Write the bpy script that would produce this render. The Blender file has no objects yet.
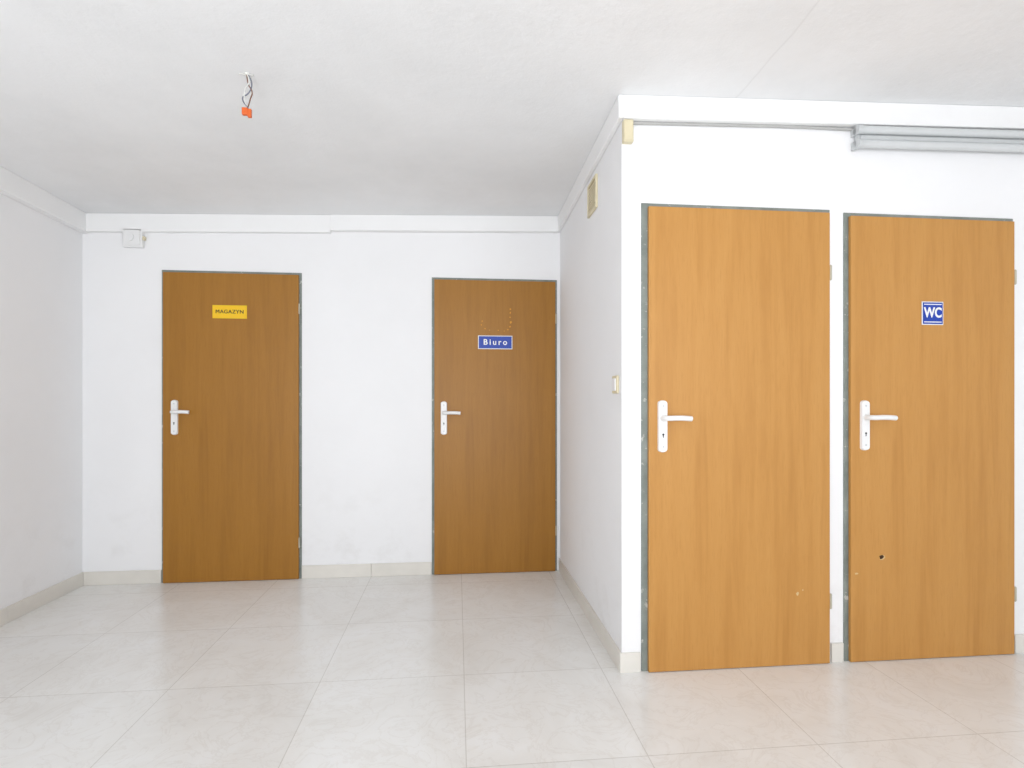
import bpy, bmesh, math, random
from mathutils import Vector, Matrix
random.seed(4)
S = bpy.context.scene
col = S.collection

# ------------------------------------------------------------------ room numbers (metres)
XL, XS, XR = -2.375, 0.711, 4.3      # left wall, side of the WC block, right wall
YB, YF, YR = 3.76, 2.327, -3.2     # back wall, front of WC block, rear wall
T = 0.12
def ceil_z(x, y): return 2.438 + 0.0255*(x-0.7) - 0.033*(y-3.76)   # old sagging ceiling

def srgb(r, g, b):
    f = lambda c: (c/255/12.92) if c/255 <= 0.04045 else ((c/255+0.055)/1.055)**2.4
    return (f(r), f(g), f(b), 1)

# ------------------------------------------------------------------ materials
class NT:
    def __init__(s, name):
        s.m = bpy.data.materials.new(name); s.m.use_nodes = True
        s.t = s.m.node_tree; s.b = s.t.nodes['Principled BSDF']
        s.co = s.t.nodes.new('ShaderNodeTexCoord')
    def n(s, typ, **kw):
        x = s.t.nodes.new(typ)
        for k, v in kw.items(): setattr(x, k, v)
        return x
    def l(s, a, b): s.t.links.new(a, b)
    def mapping(s, scale=(1,1,1), loc=(0,0,0)):
        m = s.n('ShaderNodeMapping'); s.l(s.co.outputs['Object'], m.inputs[0])
        m.inputs['Scale'].default_value = scale; m.inputs['Location'].default_value = loc
        return m.outputs[0]
    def noise(s, vec, scale, detail=4, rough=0.5, dist=0):
        x = s.n('ShaderNodeTexNoise'); s.l(vec, x.inputs['Vector'])
        x.inputs['Scale'].default_value = scale; x.inputs['Detail'].default_value = detail
        x.inputs['Roughness'].default_value = rough; x.inputs['Distortion'].default_value = dist
        return x.outputs[0]
    def ramp(s, fac, stops):
        r = s.n('ShaderNodeValToRGB'); s.l(fac, r.inputs[0])
        e = r.color_ramp.elements
        e[0].position, e[0].color = stops[0]; e[1].position, e[1].color = stops[-1]
        for p, c in stops[1:-1]:
            k = e.new(p); k.color = c
        return r.outputs[0]
    def mix(s, fac, a, b, mode='MIX'):
        x = s.n('ShaderNodeMix', data_type='RGBA', blend_type=mode)
        if isinstance(fac, (int, float)): x.inputs[0].default_value = fac
        else: s.l(fac, x.inputs[0])
        for i, v in ((6, a), (7, b)):
            if isinstance(v, tuple): x.inputs[i].default_value = v
            else: s.l(v, x.inputs[i])
        return x.outputs[2]
    def bump(s, h, strength, dist):
        x = s.n('ShaderNodeBump'); s.l(h, x.inputs['Height'])
        x.inputs['Strength'].default_value = strength; x.inputs['Distance'].default_value = dist
        s.l(x.outputs[0], s.b.inputs['Normal'])
    def base(s, c):
        if isinstance(c, tuple): s.b.inputs['Base Color'].default_value = c
        else: s.l(c, s.b.inputs['Base Color'])
    def rough(s, r, metal=0.0, spec=0.5):
        s.b.inputs['Roughness'].default_value = r; s.b.inputs['Metallic'].default_value = metal
        s.b.inputs['Specular IOR Level'].default_value = spec

def simple(name, c, r=0.5, metal=0.0, var=0.06, nscale=20, spec=0.5):
    k = NT(name); v = k.mapping()
    nz = k.noise(v, nscale, 3)
    d = tuple(x*(1-var) for x in c[:3]) + (1,)
    k.base(k.ramp(nz, [(0.3, d), (0.7, c)])); k.rough(r, metal, spec)
    return k.m

def wall_mat(name, c, dirt):
    k = NT(name); v = k.mapping()
    big = k.noise(v, 1.1, 5, 0.6)
    c2 = tuple(x*0.97 for x in c[:3]) + (1,)
    colr = k.ramp(big, [(0.35, c2), (0.62, c)])
    if dirt:   # scuffed, slightly grimy lower part of the wall
        sp = k.n('ShaderNodeSeparateXYZ'); k.l(v, sp.inputs[0])
        mr = k.n('ShaderNodeMapRange'); k.l(sp.outputs[2], mr.inputs[0])
        mr.inputs[1].default_value = 0.1; mr.inputs[2].default_value = 0.75
        mr.inputs[3].default_value = 1.0; mr.inputs[4].default_value = 0.0
        spots = k.ramp(k.noise(v, 5.0, 6, 0.7), [(0.52, (0,0,0,1)), (0.72, (1,1,1,1))])
        mm = k.n('ShaderNodeMath', operation='MULTIPLY'); k.l(spots, mm.inputs[0]); k.l(mr.outputs[0], mm.inputs[1])
        m2 = k.n('ShaderNodeMath', operation='MULTIPLY'); k.l(mm.outputs[0], m2.inputs[0]); m2.inputs[1].default_value = 0.17
        colr = k.mix(m2.outputs[0], colr, srgb(190, 184, 176))
    k.base(colr)
    k.bump(k.noise(v, 55, 5, 0.6), 0.2, 0.0025)
    k.rough(0.75, 0, 0.3)
    return k.m

WALL = wall_mat('white_plaster', srgb(249, 249, 250), True)
TRIM = wall_mat('white_painted_trim', srgb(250, 250, 250), False)

def ceiling_mat():
    k = NT('ceiling_plaster'); v = k.mapping()
    big = k.noise(v, 0.9, 6, 0.65)
    c = k.ramp(big, [(0.35, srgb(237, 238, 239)), (0.62, srgb(246, 247, 248))])
    # panel seam running along Y at x = 1.2, with wobble
    sp = k.n('ShaderNodeSeparateXYZ'); k.l(v, sp.inputs[0])
    wob = k.noise(v, 3.0, 4)
    a = k.n('ShaderNodeMath', operation='MULTIPLY_ADD'); k.l(wob, a.inputs[0]); a.inputs[1].default_value = 0.05; k.l(sp.outputs[0], a.inputs[2])
    b = k.n('ShaderNodeMath', operation='SUBTRACT'); k.l(a.outputs[0], b.inputs[0]); b.inputs[1].default_value = 1.232
    ab = k.n('ShaderNodeMath', operation='ABSOLUTE'); k.l(b.outputs[0], ab.inputs[0])
    cr = k.ramp(ab.outputs[0], [(0.0, (1,1,1,1)), (0.006, (0,0,0,1))])
    m = k.n('ShaderNodeMath', operation='MULTIPLY'); k.l(cr, m.inputs[0]); m.inputs[1].default_value = 0.15
    c = k.mix(m.outputs[0], c, srgb(170, 168, 166))
    k.base(c)
    k.bump(k.noise(v, 22, 8, 0.7), 0.35, 0.007)
    k.rough(0.85, 0, 0.2)
    return k.m
CEIL = ceiling_mat()

def floor_mat(name, grid=True):
    k = NT(name); v = k.mapping()
    n1 = k.noise(v, 2.2, 9, 0.62, 1.2)
    c = k.ramp(n1, [(0.3, srgb(234, 232, 228)), (0.5, srgb(241, 240, 237)), (0.7, srgb(245, 245, 244))])
    vein = k.noise(v, 4.5, 8, 0.6, 2.5)
    vr = k.ramp(vein, [(0.47, (0,0,0,1)), (0.5, (1,1,1,1)), (0.53, (0,0,0,1))])
    m = k.n('ShaderNodeMath', operation='MULTIPLY'); k.l(vr, m.inputs[0]); m.inputs[1].default_value = 0.24
    c = k.mix(m.outputs[0], c, srgb(214, 208, 200))
    if grid:
        br = k.n('ShaderNodeTexBrick', offset=0.0, squash=1.0)
        k.l(k.mapping(loc=(-0.03+6.0, -1.77+6.0, 0)), br.inputs['Vector'])
        br.inputs['Scale'].default_value = 1.0
        br.inputs['Brick Width'].default_value = 0.6; br.inputs['Row Height'].default_value = 0.6
        br.inputs['Mortar Size'].default_value = 0.002; br.inputs['Mortar Smooth'].default_value = 0.2
        br.inputs['Color1'].default_value = (1,1,1,1); br.inputs['Color2'].default_value = (0.965,0.965,0.965,1)
        br.inputs['Mortar'].default_value = (0.78,0.77,0.75,1)
        c = k.mix(1.0, c, br.outputs['Color'], 'MULTIPLY')
    k.base(c); k.rough(0.22, 0, 0.5)
    return k.m
FLOOR = floor_mat('marble_look_tile')
BASE = simple('tile_baseboard', srgb(234, 230, 222), 0.35, var=0.08, nscale=6)

def wood(name, dark, mid, light):
    k = NT(name); v = k.mapping(scale=(14, 14, 0.9))
    g = k.noise(v, 1.6, 6, 0.6, 0.3)
    c = k.ramp(g, [(0.25, dark), (0.5, mid), (0.8, light)])
    f = k.noise(k.mapping(scale=(170, 170, 16)), 1.0, 3, 0.6)   # short beech flecks
    fr = k.ramp(f, [(0.52, (0,0,0,1)), (0.70, (1,1,1,1))])
    m = k.n('ShaderNodeMath', operation='MULTIPLY'); k.l(fr, m.inputs[0]); m.inputs[1].default_value = 0.4
    c = k.mix(m.outputs[0], c, dark)
    k.base(c); k.rough(0.42, 0, 0.4)
    return k.m
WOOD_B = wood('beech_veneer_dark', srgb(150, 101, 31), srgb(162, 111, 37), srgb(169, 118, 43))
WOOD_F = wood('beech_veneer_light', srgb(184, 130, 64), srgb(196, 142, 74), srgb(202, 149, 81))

def steel_mat():
    k = NT('grey_painted_steel'); v = k.mapping()
    c = k.ramp(k.noise(v, 9, 4, 0.6), [(0.3, srgb(114, 122, 117)), (0.7, srgb(143, 150, 144))])
    chips = k.ramp(k.noise(v, 26, 5, 0.7), [(0.6, (0,0,0,1)), (0.66, (1,1,1,1))])
    k.base(k.mix(chips, c, srgb(190, 190, 186))); k.rough(0.5)
    return k.m
STEEL = steel_mat()
HINGE = simple('hinge_steel', srgb(190, 184, 165), 0.4, 0.1)
PLAST = simple('white_plastic', srgb(243, 243, 243), 0.3, var=0.02)
CREAM = simple('yellowed_plastic', srgb(230, 219, 186), 0.45, var=0.08)
CREAMD = simple('yellowed_plastic_slot', srgb(180, 160, 100), 0.6)
DARK = simple('black_plastic', srgb(20, 20, 20), 0.5)
YEL = simple('yellow_sign', srgb(248, 200, 20), 0.4, var=0.03)
BLUE = simple('blue_sign', srgb(14, 62, 170), 0.35, var=0.05)
WHITE = simple('sign_white', srgb(245, 245, 245), 0.4, var=0.01)
ALU = simple('grey_enamelled_metal', srgb(206, 209, 210), 0.35, 0.0, var=0.05)
TUBE = simple('frosted_tube_glass', srgb(214, 217, 218), 0.2, var=0.03)
ORANGE = simple('orange_connector', srgb(225, 105, 45), 0.4)
WIREB = simple('blue_wire', srgb(110, 115, 130), 0.5)
WIREW = simple('brown_wire', srgb(120, 80, 60), 0.5)
WIREY = simple('white_wire', srgb(225, 225, 220), 0.5)
CABLE = simple('grey_cable', srgb(186, 186, 184), 0.5)
GLUE = simple('glue_residue', srgb(216, 152, 42), 0.6)
PALE = simple('pale_chipboard', srgb(214, 186, 140), 0.8)
HOLE = simple('dark_hole', srgb(60, 36, 14), 0.9)

# ------------------------------------------------------------------ mesh helpers
def add_box(bm, x0, x1, y0, y1, z0, z1, bevel=0.0, top=None, bot=None, seg=2):
    """box; top/bot may be functions of x,y giving z"""
    r = bmesh.ops.create_cube(bm, size=1.0)
    vs = r['verts']
    for v in vs:
        x = x1 if v.co.x > 0 else x0; y = y1 if v.co.y > 0 else y0
        if v.co.z > 0: z = top(x, y) if top else z1
        else: z = bot(x, y) if bot else z0
        v.co = Vector((x, y, z))
    if bevel:
        es = list({e for v in vs for e in v.link_edges})
        bmesh.ops.bevel(bm, geom=es, offset=bevel, segments=seg, affect='EDGES', profile=0.5)

def add_cyl(bm, p0, p1, r, seg=24, r2=None):
    p0, p1 = Vector(p0), Vector(p1); d = p1 - p0
    m = Matrix.Translation((p0+p1)/2) @ d.to_track_quat('Z', 'Y').to_matrix().to_4x4()
    bmesh.ops.create_cone(bm, cap_ends=True, segments=seg, radius1=r, radius2=r if r2 is None else r2, depth=d.length, matrix=m)

def finish(bm, name, mat, parent=None, loc=(0,0,0), smooth=False):
    bmesh.ops.recalc_face_normals(bm, faces=bm.faces)
    me = bpy.data.meshes.new(name); bm.to_mesh(me); bm.free()
    me.materials.append(mat)
    o = bpy.data.objects.new(name, me); col.objects.link(o)
    o.location = loc
    if parent: o.parent = parent
    if smooth:
        for p in me.polygons: p.use_smooth = True
        try: me.set_sharp_from_angle(angle=math.radians(40))
        except Exception: pass
    return o

def box(name, mat, x0, x1, y0, y1, z0, z1, parent=None, bevel=0.0, top=None, bot=None, loc=(0,0,0)):
    bm = bmesh.new(); add_box(bm, x0, x1, y0, y1, z0, z1, bevel, top, bot)
    return finish(bm, name, mat, parent, loc)

def boxes(name, mat, lst, parent=None, bevel=0.0, loc=(0,0,0)):
    bm = bmesh.new()
    for b in lst:
        add_box(bm, *b[:6], bevel, *(b[6:] if len(b) > 6 else ()))
    return finish(bm, name, mat, parent, loc)

def empty(name, loc):
    e = bpy.data.objects.new(name, None); e.empty_display_size = 0.1
    e.location = loc; col.objects.link(e); return e

def tube(name, mat, pts, r, parent=None, loc=(0,0,0), bez=True):
    cu = bpy.data.curves.new(name, 'CURVE'); cu.dimensions = '3D'
    cu.bevel_depth = r; cu.bevel_resolution = 4; cu.use_fill_caps = True
    if bez:
        sp = cu.splines.new('BEZIER'); sp.bezier_points.add(len(pts)-1)
        for b, p in zip(sp.bezier_points, pts):
            b.co = p; b.handle_left_type = b.handle_right_type = 'AUTO'
    else:
        sp = cu.splines.new('POLY'); sp.points.add(len(pts)-1)
        for b, p in zip(sp.points, pts): b.co = (*p, 1)
    o = bpy.data.objects.new(name, cu); col.objects.link(o); o.location = loc
    dg = bpy.context.evaluated_depsgraph_get()
    me = bpy.data.meshes.new_from_object(o.evaluated_get(dg))
    bpy.data.objects.remove(o)
    me.name = name; me.materials.clear(); me.materials.append(mat)
    for p in me.polygons: p.use_smooth = True
    q = bpy.data.objects.new(name, me); col.objects.link(q); q.location = loc
    if parent: q.parent = parent
    return q

def text(name, s, size, mat, parent, loc, spacing=1.0, bold=0.0, sx=1.0):
    cu = bpy.data.curves.new(name, 'FONT'); cu.body = s; cu.size = size
    cu.align_x = 'CENTER'; cu.align_y = 'CENTER'; cu.extrude = 0.0005
    cu.space_character = spacing; cu.offset = bold
    o = bpy.data.objects.new(name, cu); col.objects.link(o)
    dg = bpy.context.evaluated_depsgraph_get()
    me = bpy.data.meshes.new_from_object(o.evaluated_get(dg))
    bpy.data.objects.remove(o)
    me.transform(Matrix.Rotation(math.radians(90), 4, 'X') @ Matrix.Diagonal((sx, 1, 1, 1)))
    me.materials.clear(); me.materials.append(mat)
    q = bpy.data.objects.new(name, me); col.objects.link(q); q.parent = parent; q.location = loc
    return q

# ------------------------------------------------------------------ shell
box('floor', FLOOR, XL-T, XR+T, YR-T, YB+T, -0.1, 0)
box('ceiling', CEIL, XL-T, XR+T, YR-T, YB+T, 0, 0, top=lambda x, y: ceil_z(x, y)+0.1, bot=ceil_z)
box('wall_left', WALL, XL-T, XL, YR, YB+T, 0, 0, top=ceil_z)

def wall_x(name, y0, y1, x0, x1, doors):
    """wall along X with door openings (xa, xb, ztop)"""
    lst = []; x = x0
    for a, b, zt in doors:
        if a - x > 0.002: lst.append((x, a, y0, y1, 0, 0, ceil_z))
        lst.append((a, b, y0, y1, zt, 0, ceil_z)); x = b
    if x1 - x > 0.002: lst.append((x, x1, y0, y1, 0, 0, ceil_z))
    return boxes(name, WALL, lst)

D1 = (-1.896, -1.021, 2.02); D2 = (-0.170, 0.688, 2.010)
D3 = (0.797, 1.671, 2.037); D4 = (1.738, 2.584, 2.027)
wall_x('wall_back', YB, YB+T, XL, XS+T, [D1, D2])
wall_x('wall_front_partition', YF, YF+T, XS, XR, [D3, D4])
box('wall_side_partition', WALL, XS, XS+T, YF+T, YB, 0, 0, top=ceil_z)
box('wall_right', WALL, XR, XR+T, YR, YF+T, 0, 0, top=ceil_z)
# rear wall with two window openings
W = [(-1.7, 0.1), (1.3, 3.5)]; WZ0, WZ1 = 0.85, 2.2
lst = []; x = XL
for a, b in W:
    lst += [(x, a, YR-T, YR, 0, 0, ceil_z), (a, b, YR-T, YR, 0, WZ0), (a, b, YR-T, YR, WZ1, 0, ceil_z)]; x = b
lst.append((x, XR, YR-T, YR, 0, 0, ceil_z))
boxes('wall_rear', WALL, lst)
for i, (a, b) in enumerate(W):
    w = empty('window_%d' % (i+1), ((a+b)/2, YR-0.06, (WZ0+WZ1)/2))
    hw, hh, f = (b-a)/2, (WZ1-WZ0)/2, 0.055
    boxes('window_frame', PLAST, [(-hw, hw, -.03, .03, -hh, -hh+f), (-hw, hw, -.03, .03, hh-f, hh),
        (-hw, -hw+f, -.03, .03, -hh+f, hh-f), (hw-f, hw, -.03, .03, -hh+f, hh-f), (-.04, .04, -.03, .03, -hh+f, hh-f)], w)

# baseboards
BH, BT = 0.085, 0.011
def base_x(name, x0, x1, y, joints=()):
    xs = [x0] + list(joints) + [x1]
    boxes(name, BASE, [(xs[i]+.0008, xs[i+1]-.0008, y-BT, y, 0, BH) for i in range(len(xs)-1)], bevel=0.0015)
base_x('baseboard_back', XL+BT, D1[0], YB)
base_x('baseboard_back.001', D1[1], D2[0], YB, (-0.57,))
base_x('baseboard_front', XS-BT, D3[0]-0.004, YF)
base_x('baseboard_front.001', D3[1]+.004, D4[0]-.004, YF)
base_x('baseboard_front.002', D4[1]+.004, XR, YF, (2.9, 3.5, 4.1))
def base_y(name, xa, xb, y0, y1, step=0.6):
    ys = [y1]
    while ys[-1]-step > y0: ys.append(ys[-1]-step)
    ys.append(y0)
    boxes(name, BASE, [(xa, xb, ys[i+1]+.0008, ys[i]-.0008, 0, BH) for i in range(len(ys)-1)], bevel=0.0015)
base_y('baseboard_left', XL, XL+BT, YR, YB)
base_y('baseboard_side', XS-BT, XS, YF, YB)

# ceiling trims (boxed fascia that follow the slightly sloping ceiling)
TT = 0.035
def tr(name, x0, x1, y0, y1, h):
    box(name, TRIM, x0, x1, y0, y1, 0, 0, bevel=0.004, top=ceil_z, bot=lambda x, y: ceil_z(x, y)-h)
tr('trim_back', XL+TT, -0.83, YB-TT, YB, 0.114)
tr('trim_back.001', -0.83, XS-.02, YB-TT-0.010, YB, 0.104)
tr('trim_left', XL, XL+TT+.008, YR, YB, 0.120)
tr('trim_side', XS-.024, XS, YF-TT, YB, 0.099)
tr('trim_front', XS, XR, YF-TT, YF, 0.100)

# ------------------------------------------------------------------ doors
def make_handle(parent, loc):
    h = empty('door_handle', loc); h.parent = parent
    # long back plate with rounded ends
    bm = bmesh.new()
    n = 14; w, hh = 0.0215, 0.113
    prof = [(w*math.cos(math.pi*i/n), hh-w*.6+w*.6*math.sin(math.pi*i/n)) for i in range(n+1)]
    prof += [(-x, -z) for x, z in prof]
    vs = [bm.verts.new((x, 0, z)) for x, z in prof]
    f = bm.faces.new(vs)
    ex = bmesh.ops.extrude_face_region(bm, geom=[f])
    ev = [g for g in ex['geom'] if isinstance(g, bmesh.types.BMVert)]
    for v in ev: v.co.y = -0.010; v.co.x *= 0.86; v.co.z *= 0.975
    finish(bm, 'plate', PLAST, h, (0, 0, 0), True)
    bm = bmesh.new(); add_cyl(bm, (0, -.009, .036), (0, -.020, .036), .014, 28, .012)
    finish(bm, 'collar', PLAST, h, (0,0,0), True)
    tube('lever', PLAST, [(0, -.008, .036), (0, -.036, .036), (.012, -.050, .036), (.05, -.053, .037), (.085, -.053, .036), (.110, -.050, .034)], .0112, h)
    bm = bmesh.new(); add_cyl(bm, (0, -.009, -.035), (0, -.0112, -.035), .0045, 16)
    add_box(bm, -.0018, .0018, -.0112, -.009, -.048, -.035)
    finish(bm, 'keyhole', DARK, h)
    bm = bmesh.new()
    for z in (.088, -.088): add_cyl(bm, (0, -.009, z), (0, -.0115, z), .004, 12)
    finish(bm, 'screws', ALU, h)

def make_door(name, D, ywall, woodm, rl, rr, rt, hz, hx, hinges):
    x0, x1, zt = D; cx = (x0+x1)/2; hw = (x1-x0)/2
    d = empty(name, (cx, ywall, 0))
    fw = 0.035
    boxes('steel_frame', STEEL, [(-hw, -hw+fw, -.004, .07, 0, zt), (hw-fw, hw, -.004, .07, 0, zt),
                                 (-hw+fw, hw-fw, -.004, .07, zt-fw, zt)], d, bevel=0.0015)
    # leaf: rebated, with the face overlapping the frame
    bm = bmesh.new()
    add_box(bm, -hw+rl, hw-rr, -.022, -.0045, .003, zt-rt, 0.0015)
    add_box(bm, -hw+fw+.003, hw-fw-.003, -.0046, .03, .003, zt-fw-.003)
    finish(bm, 'leaf', woodm, d)
    bm = bmesh.new()
    for z in hinges:
        xx = hw-rr+.0045
        add_cyl(bm, (xx, -.021, z-.03), (xx, -.021, z+.03), .005, 16)
        add_cyl(bm, (xx, -.021, z+.03), (xx, -.021, z+.035), .005, 16, .002)
        add_cyl(bm, (xx, -.021, z-.035), (xx, -.021, z-.03), .002, 16, .005)
    finish(bm, 'hinges', HINGE, d, smooth=True)
    make_handle(d, (hx-cx, -.022, hz))
    return d, cx

d1, c1 = make_door('door_1', D1, YB, WOOD_B, .016, .016, .017, 1.068, -1.808, (1.78, 0.24))
d2, c2 = make_door('door_2', D2, YB, WOOD_B, .018, .014, .017, 1.058, -0.088, (1.74, 0.28))
d3, c3 = make_door('door_3', D3, YF, WOOD_F, .028, .012, .019, 1.066, 0.885, (1.75, 0.28))
d4, c4 = make_door('door_4', D4, YF, WOOD_F, .022, .012, .019, 1.066, 1.824, (1.75, 0.28))

# wear marks on the leaves
def blob(parent, name, mat, x, z, r, sz=1.0, y=-.0222):
    bm = bmesh.new(); n = 12
    ph = random.random()*6
    vs = [bm.verts.new((x+r*(1+.25*math.sin(3*2*math.pi*i/n+ph))*math.cos(2*math.pi*i/n), 0,
                        z+sz*r*(1+.2*math.sin(2*2*math.pi*i/n+ph))*math.sin(2*math.pi*i/n))) for i in range(n)]
    f = bm.faces.new(vs); ex = bmesh.ops.extrude_face_region(bm, geom=[f])
    for g in ex['geom']:
        if isinstance(g, bmesh.types.BMVert): g.co.y = -.0006
    finish(bm, name, mat, parent, (0, y, 0))
for x, z, r, s in [(.362,1.80,.006,1.2),(.362,1.775,.005,1.5),(.360,1.745,.005,1),(.365,1.71,.007,1.4),(.36,1.68,.006,1),(.345,1.66,.005,1),
                   (.17,1.715,.004,1.5),(.165,1.69,.004,1.2),(.19,1.665,.005,.7),(.22,1.655,.004,.7),(.28,1.655,.005,.7),(.32,1.65,.004,.8)]:
    blob(d2, 'glue_mark', GLUE, x-c2, z, r, s)
blob(d4, 'chip', PALE, 1.909-c4, .469, .013); blob(d4, 'hole', HOLE, 1.906-c4, .471, .010, 1, -.0230)
blob(d4, 'chip', PALE, 1.785-c4, .40, .008, .6)
blob(d3, 'chip', PALE, 1.505-c3, .319, .006, 1.3); blob(d3, 'chip', PALE, 1.53-c3, .335, .003)

# ------------------------------------------------------------------ door signs
s = empty('yellow_magazyn_sign', (-1.468, YB-.0232, 1.752))
box('plate', YEL, -.107, .107, -.003, 0, -.043, .043, s, .001)
# bold lettering: two slightly shifted copies of the clean outline
text('lettering', 'MAGAZYN', .034, DARK, s, (-.0007, -.0032, 0), 1.10, 0.0)
text('lettering_bold', 'MAGAZYN', .034, DARK, s, (.0007, -.0033, 0), 1.10, 0.0)
s = empty('blue_biuro_sign', (.259, YB-.0232, 1.572))
box('plate', WHITE, -.117, .117, -.003, 0, -.046, .046, s, .001)
box('field', BLUE, -.112, .112, -.0038, -.0028, -.041, .041, s)
text('lettering', 'Biuro', .054, WHITE, s, (0, -.0042, 0), 1.4, .0010)
s = empty('wc_sign', (2.155, YF-.0232, 1.575))
box('plate', WHITE, -.053, .053, -.003, 0, -.053, .053, s, .001)
boxes('field', BLUE, [(-.049,.049,-.0038,-.0028,-.049,.049)], s)
boxes('border', WHITE, [(-.043,.043,-.0045,-.0036,.038,.042),(-.043,.043,-.0045,-.0036,-.042,-.038)], s)
text('lettering', 'WC', .062, WHITE, s, (0, -.0046, .001), 1.0, .002, .80)

# ------------------------------------------------------------------ electrical bits
j = empty('junction_box', (-2.060, YB, 2.215))
boxes('housing', PLAST, [(-.06, .06, -.035, 0, -.06, .06)], j, .006)
boxes('lid', PLAST, [(-.05, .05, -.043, -.034, -.05, .05)], j, .004)
bm = bmesh.new(); add_cyl(bm, (-.008, -.042, 0), (-.008, -.050, 0), .026, 32)
for x in (-.04, .04):
    for z in (-.04, .04): add_cyl(bm, (x, -.042, z), (x, -.045, z), .005, 12)
finish(bm, 'cap', PLAST, j, smooth=True)
boxes('cable_glands', CREAM, [(.06, .073, -.03, -.008, -.012, .012), (-.012, .012, -.03, -.008, .060, .068)], j, .003)

v = empty('ventilation_grille', (XS, 2.825, 2.245))
boxes('frame', CREAM, [(-.012, 0, -.09, .09, -.085, -.07), (-.012, 0, -.09, .09, .07, .085),
                       (-.012, 0, -.09, -.075, -.07, .07), (-.012, 0, .075, .09, -.07, .07)], v, .002)
boxes('backing', CREAMD, [(-.003, 0, -.075, .075, -.07, .07)], v)
boxes('louvres', CREAM, [(-.010, -.003, -.075, .075, z/1000, z/1000+.009) for z in range(-64, 62, 16)], v)

c = empty('corner_junction_box', (XS+.022, YF, 2.337))
boxes('housing', CREAM, [(-.022, .022, -.030, 0, -.048, .048)], c, .004)
boxes('lid', CREAM, [(-.018, .018, -.034, -.029, -.043, .043)], c, .002)

l = empty('light_switch', (XS, 2.405, 1.249))
boxes('frame', CREAM, [(-.010, 0, -.040, .040, -.040, .040)], l, .004)
boxes('rocker', WHITE, [(-.016, -.009, -.026, .026, -.028, .028)], l, .003)

cz = lambda x: ceil_z(x, YF)-.106
tube('wall_cable', CABLE, [(XS+.045, YF-.008, cz(XS)), (1.1, YF-.008, cz(1.1)), (1.5, YF-.008, cz(1.5)), (1.79, YF-.008, cz(1.79)-.006)], .0065)

# fluorescent fixture on partition wall, running along X
FX, FZ, FL = 1.768, 2.355, 1.26
fl = empty('fluorescent_light_fixture', (FX, YF, FZ))
tilt = math.atan(0.020); fl.rotation_euler = (0, -tilt, 0)
boxes('housing', ALU, [(.02, FL-.02, -.026, 0, -.028, .028)], fl, .008)
boxes('reflector', ALU, [(.03, FL-.03, -.036, -.024, -.010, .010)], fl, .004)
bm = bmesh.new()
for x0 in (.006, FL-.020):
    for z in (.031, -.031):      # rounded sockets, one per tube end
        add_cyl(bm, (x0, -.036, z), (x0+.014, -.036, z), .021, 28)
        add_box(bm, x0, x0+.014, -.036, 0, z-.018, z+.018, .002)
finish(bm, 'lampholders', ALU, fl, smooth=True)
bm = bmesh.new()
for z in (.031, -.031):
    add_cyl(bm, (.03, -.038, z), (FL-.03, -.038, z), .0175, 32)
finish(bm, 'tubes', TUBE, fl, smooth=True)
bm = bmesh.new()
for z in (.031, -.031):
    for xa, xb in ((.018, .040), (FL-.040, FL-.018)): add_cyl(bm, (xa, -.038, z), (xb, -.038, z), .0192, 32)
finish(bm, 'tube_caps', ALU, fl, smooth=True)

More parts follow.
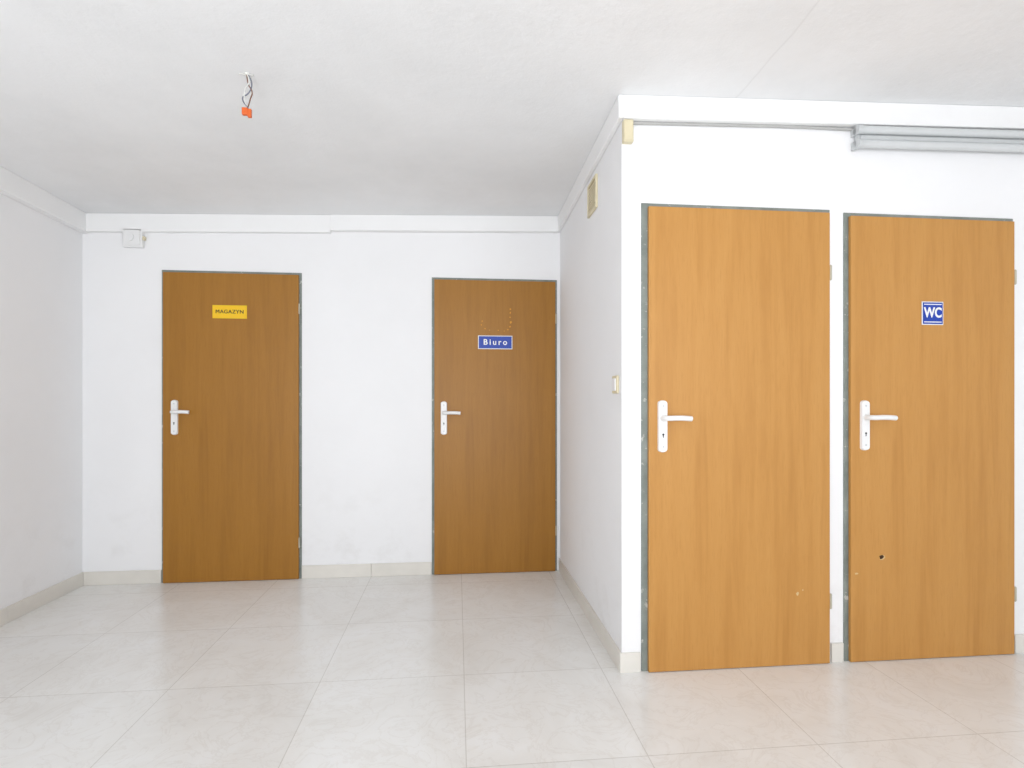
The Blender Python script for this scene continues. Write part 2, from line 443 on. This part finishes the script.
# hanging ceiling wires
WX, WY = -0.813, 2.232
h = empty('hanging_ceiling_wires', (WX, WY, ceil_z(WX, WY)))
bm = bmesh.new(); add_cyl(bm, (0, 0, .002), (0, 0, -.006), .012, 20, .006); finish(bm, 'ceiling_hole_plug', WIREY, h)
tube('wire_white', WIREY, [(0,0,.0), (.008,0,-.03), (-.006,0,-.06), (-.010,0,-.10), (.0,0,-.13)], .0024, h)
tube('wire_blue', WIREB, [(0.002,0,.0), (.016,.004,-.035), (.004,.003,-.075), (-.016,0,-.095), (.004,0,-.135)], .0024, h)
tube('wire_brown', WIREW, [(-.002,0,.0), (.004,.004,-.04), (.018,.003,-.07), (.012,0,-.10), (.004,0,-.13)], .0022, h)
tube('wire_stub', WIREY, [(0,0,-.002), (-.012,0,-.004), (-.024,0,.0), (-.03,0,-.006)], .0022, h)
tube('wire_stub', WIREY, [(0,0,-.002), (.012,0,-.004), (.024,0,-.005)], .0022, h)
bm = bmesh.new(); add_box(bm, -.018, .004, -.008, .008, -.162, -.134, .003)
add_box(bm, .003, .017, -.007, .007, -.170, -.138, .002)
finish(bm, 'connector', ORANGE, h)

# ------------------------------------------------------------------ lights
def area(name, loc, rot, sx, sy, p, c=(1,1,1)):
    L = bpy.data.lights.new(name, 'AREA'); L.shape = 'RECTANGLE'; L.size = sx; L.size_y = sy
    L.energy = p; L.color = c
    o = bpy.data.objects.new(name, L); o.location = loc; o.rotation_euler = rot; col.objects.link(o)
for i, (a, b) in enumerate(W):
    area('window_daylight_%d' % (i+1), ((a+b)/2, YR-0.16, (WZ0+WZ1)/2), (math.radians(90), 0, 0), b-a, WZ1-WZ0, (42, 46)[i], (0.968, 0.982, 1.0))
# added unseen fill light: large soft source behind the camera aimed up and forward
area('added_fill_light', (-0.4, -1.2, 0.9), (math.radians(150), 0, 0), 2.4, 1.8, 66, (0.968, 0.982, 1.0))
w = bpy.data.worlds.new('World'); S.world = w; w.use_nodes = True
w.node_tree.nodes['Background'].inputs[0].default_value = (0.8, 0.88, 1, 1)
w.node_tree.nodes['Background'].inputs[1].default_value = 1.0

# ------------------------------------------------------------------ camera
F = 550.0
cd = bpy.data.cameras.new('camera'); cd.sensor_width = 36; cd.lens = F/1024*36
cd.shift_y = 16/1024
cam = bpy.data.objects.new('camera', cd); col.objects.link(cam)
cam.location = (0, 0, 1.18); cam.rotation_euler = (math.radians(90), 0, -math.atan(55/550))
S.camera = cam
S.view_settings.view_transform = 'Standard'
S.view_settings.look = 'None'
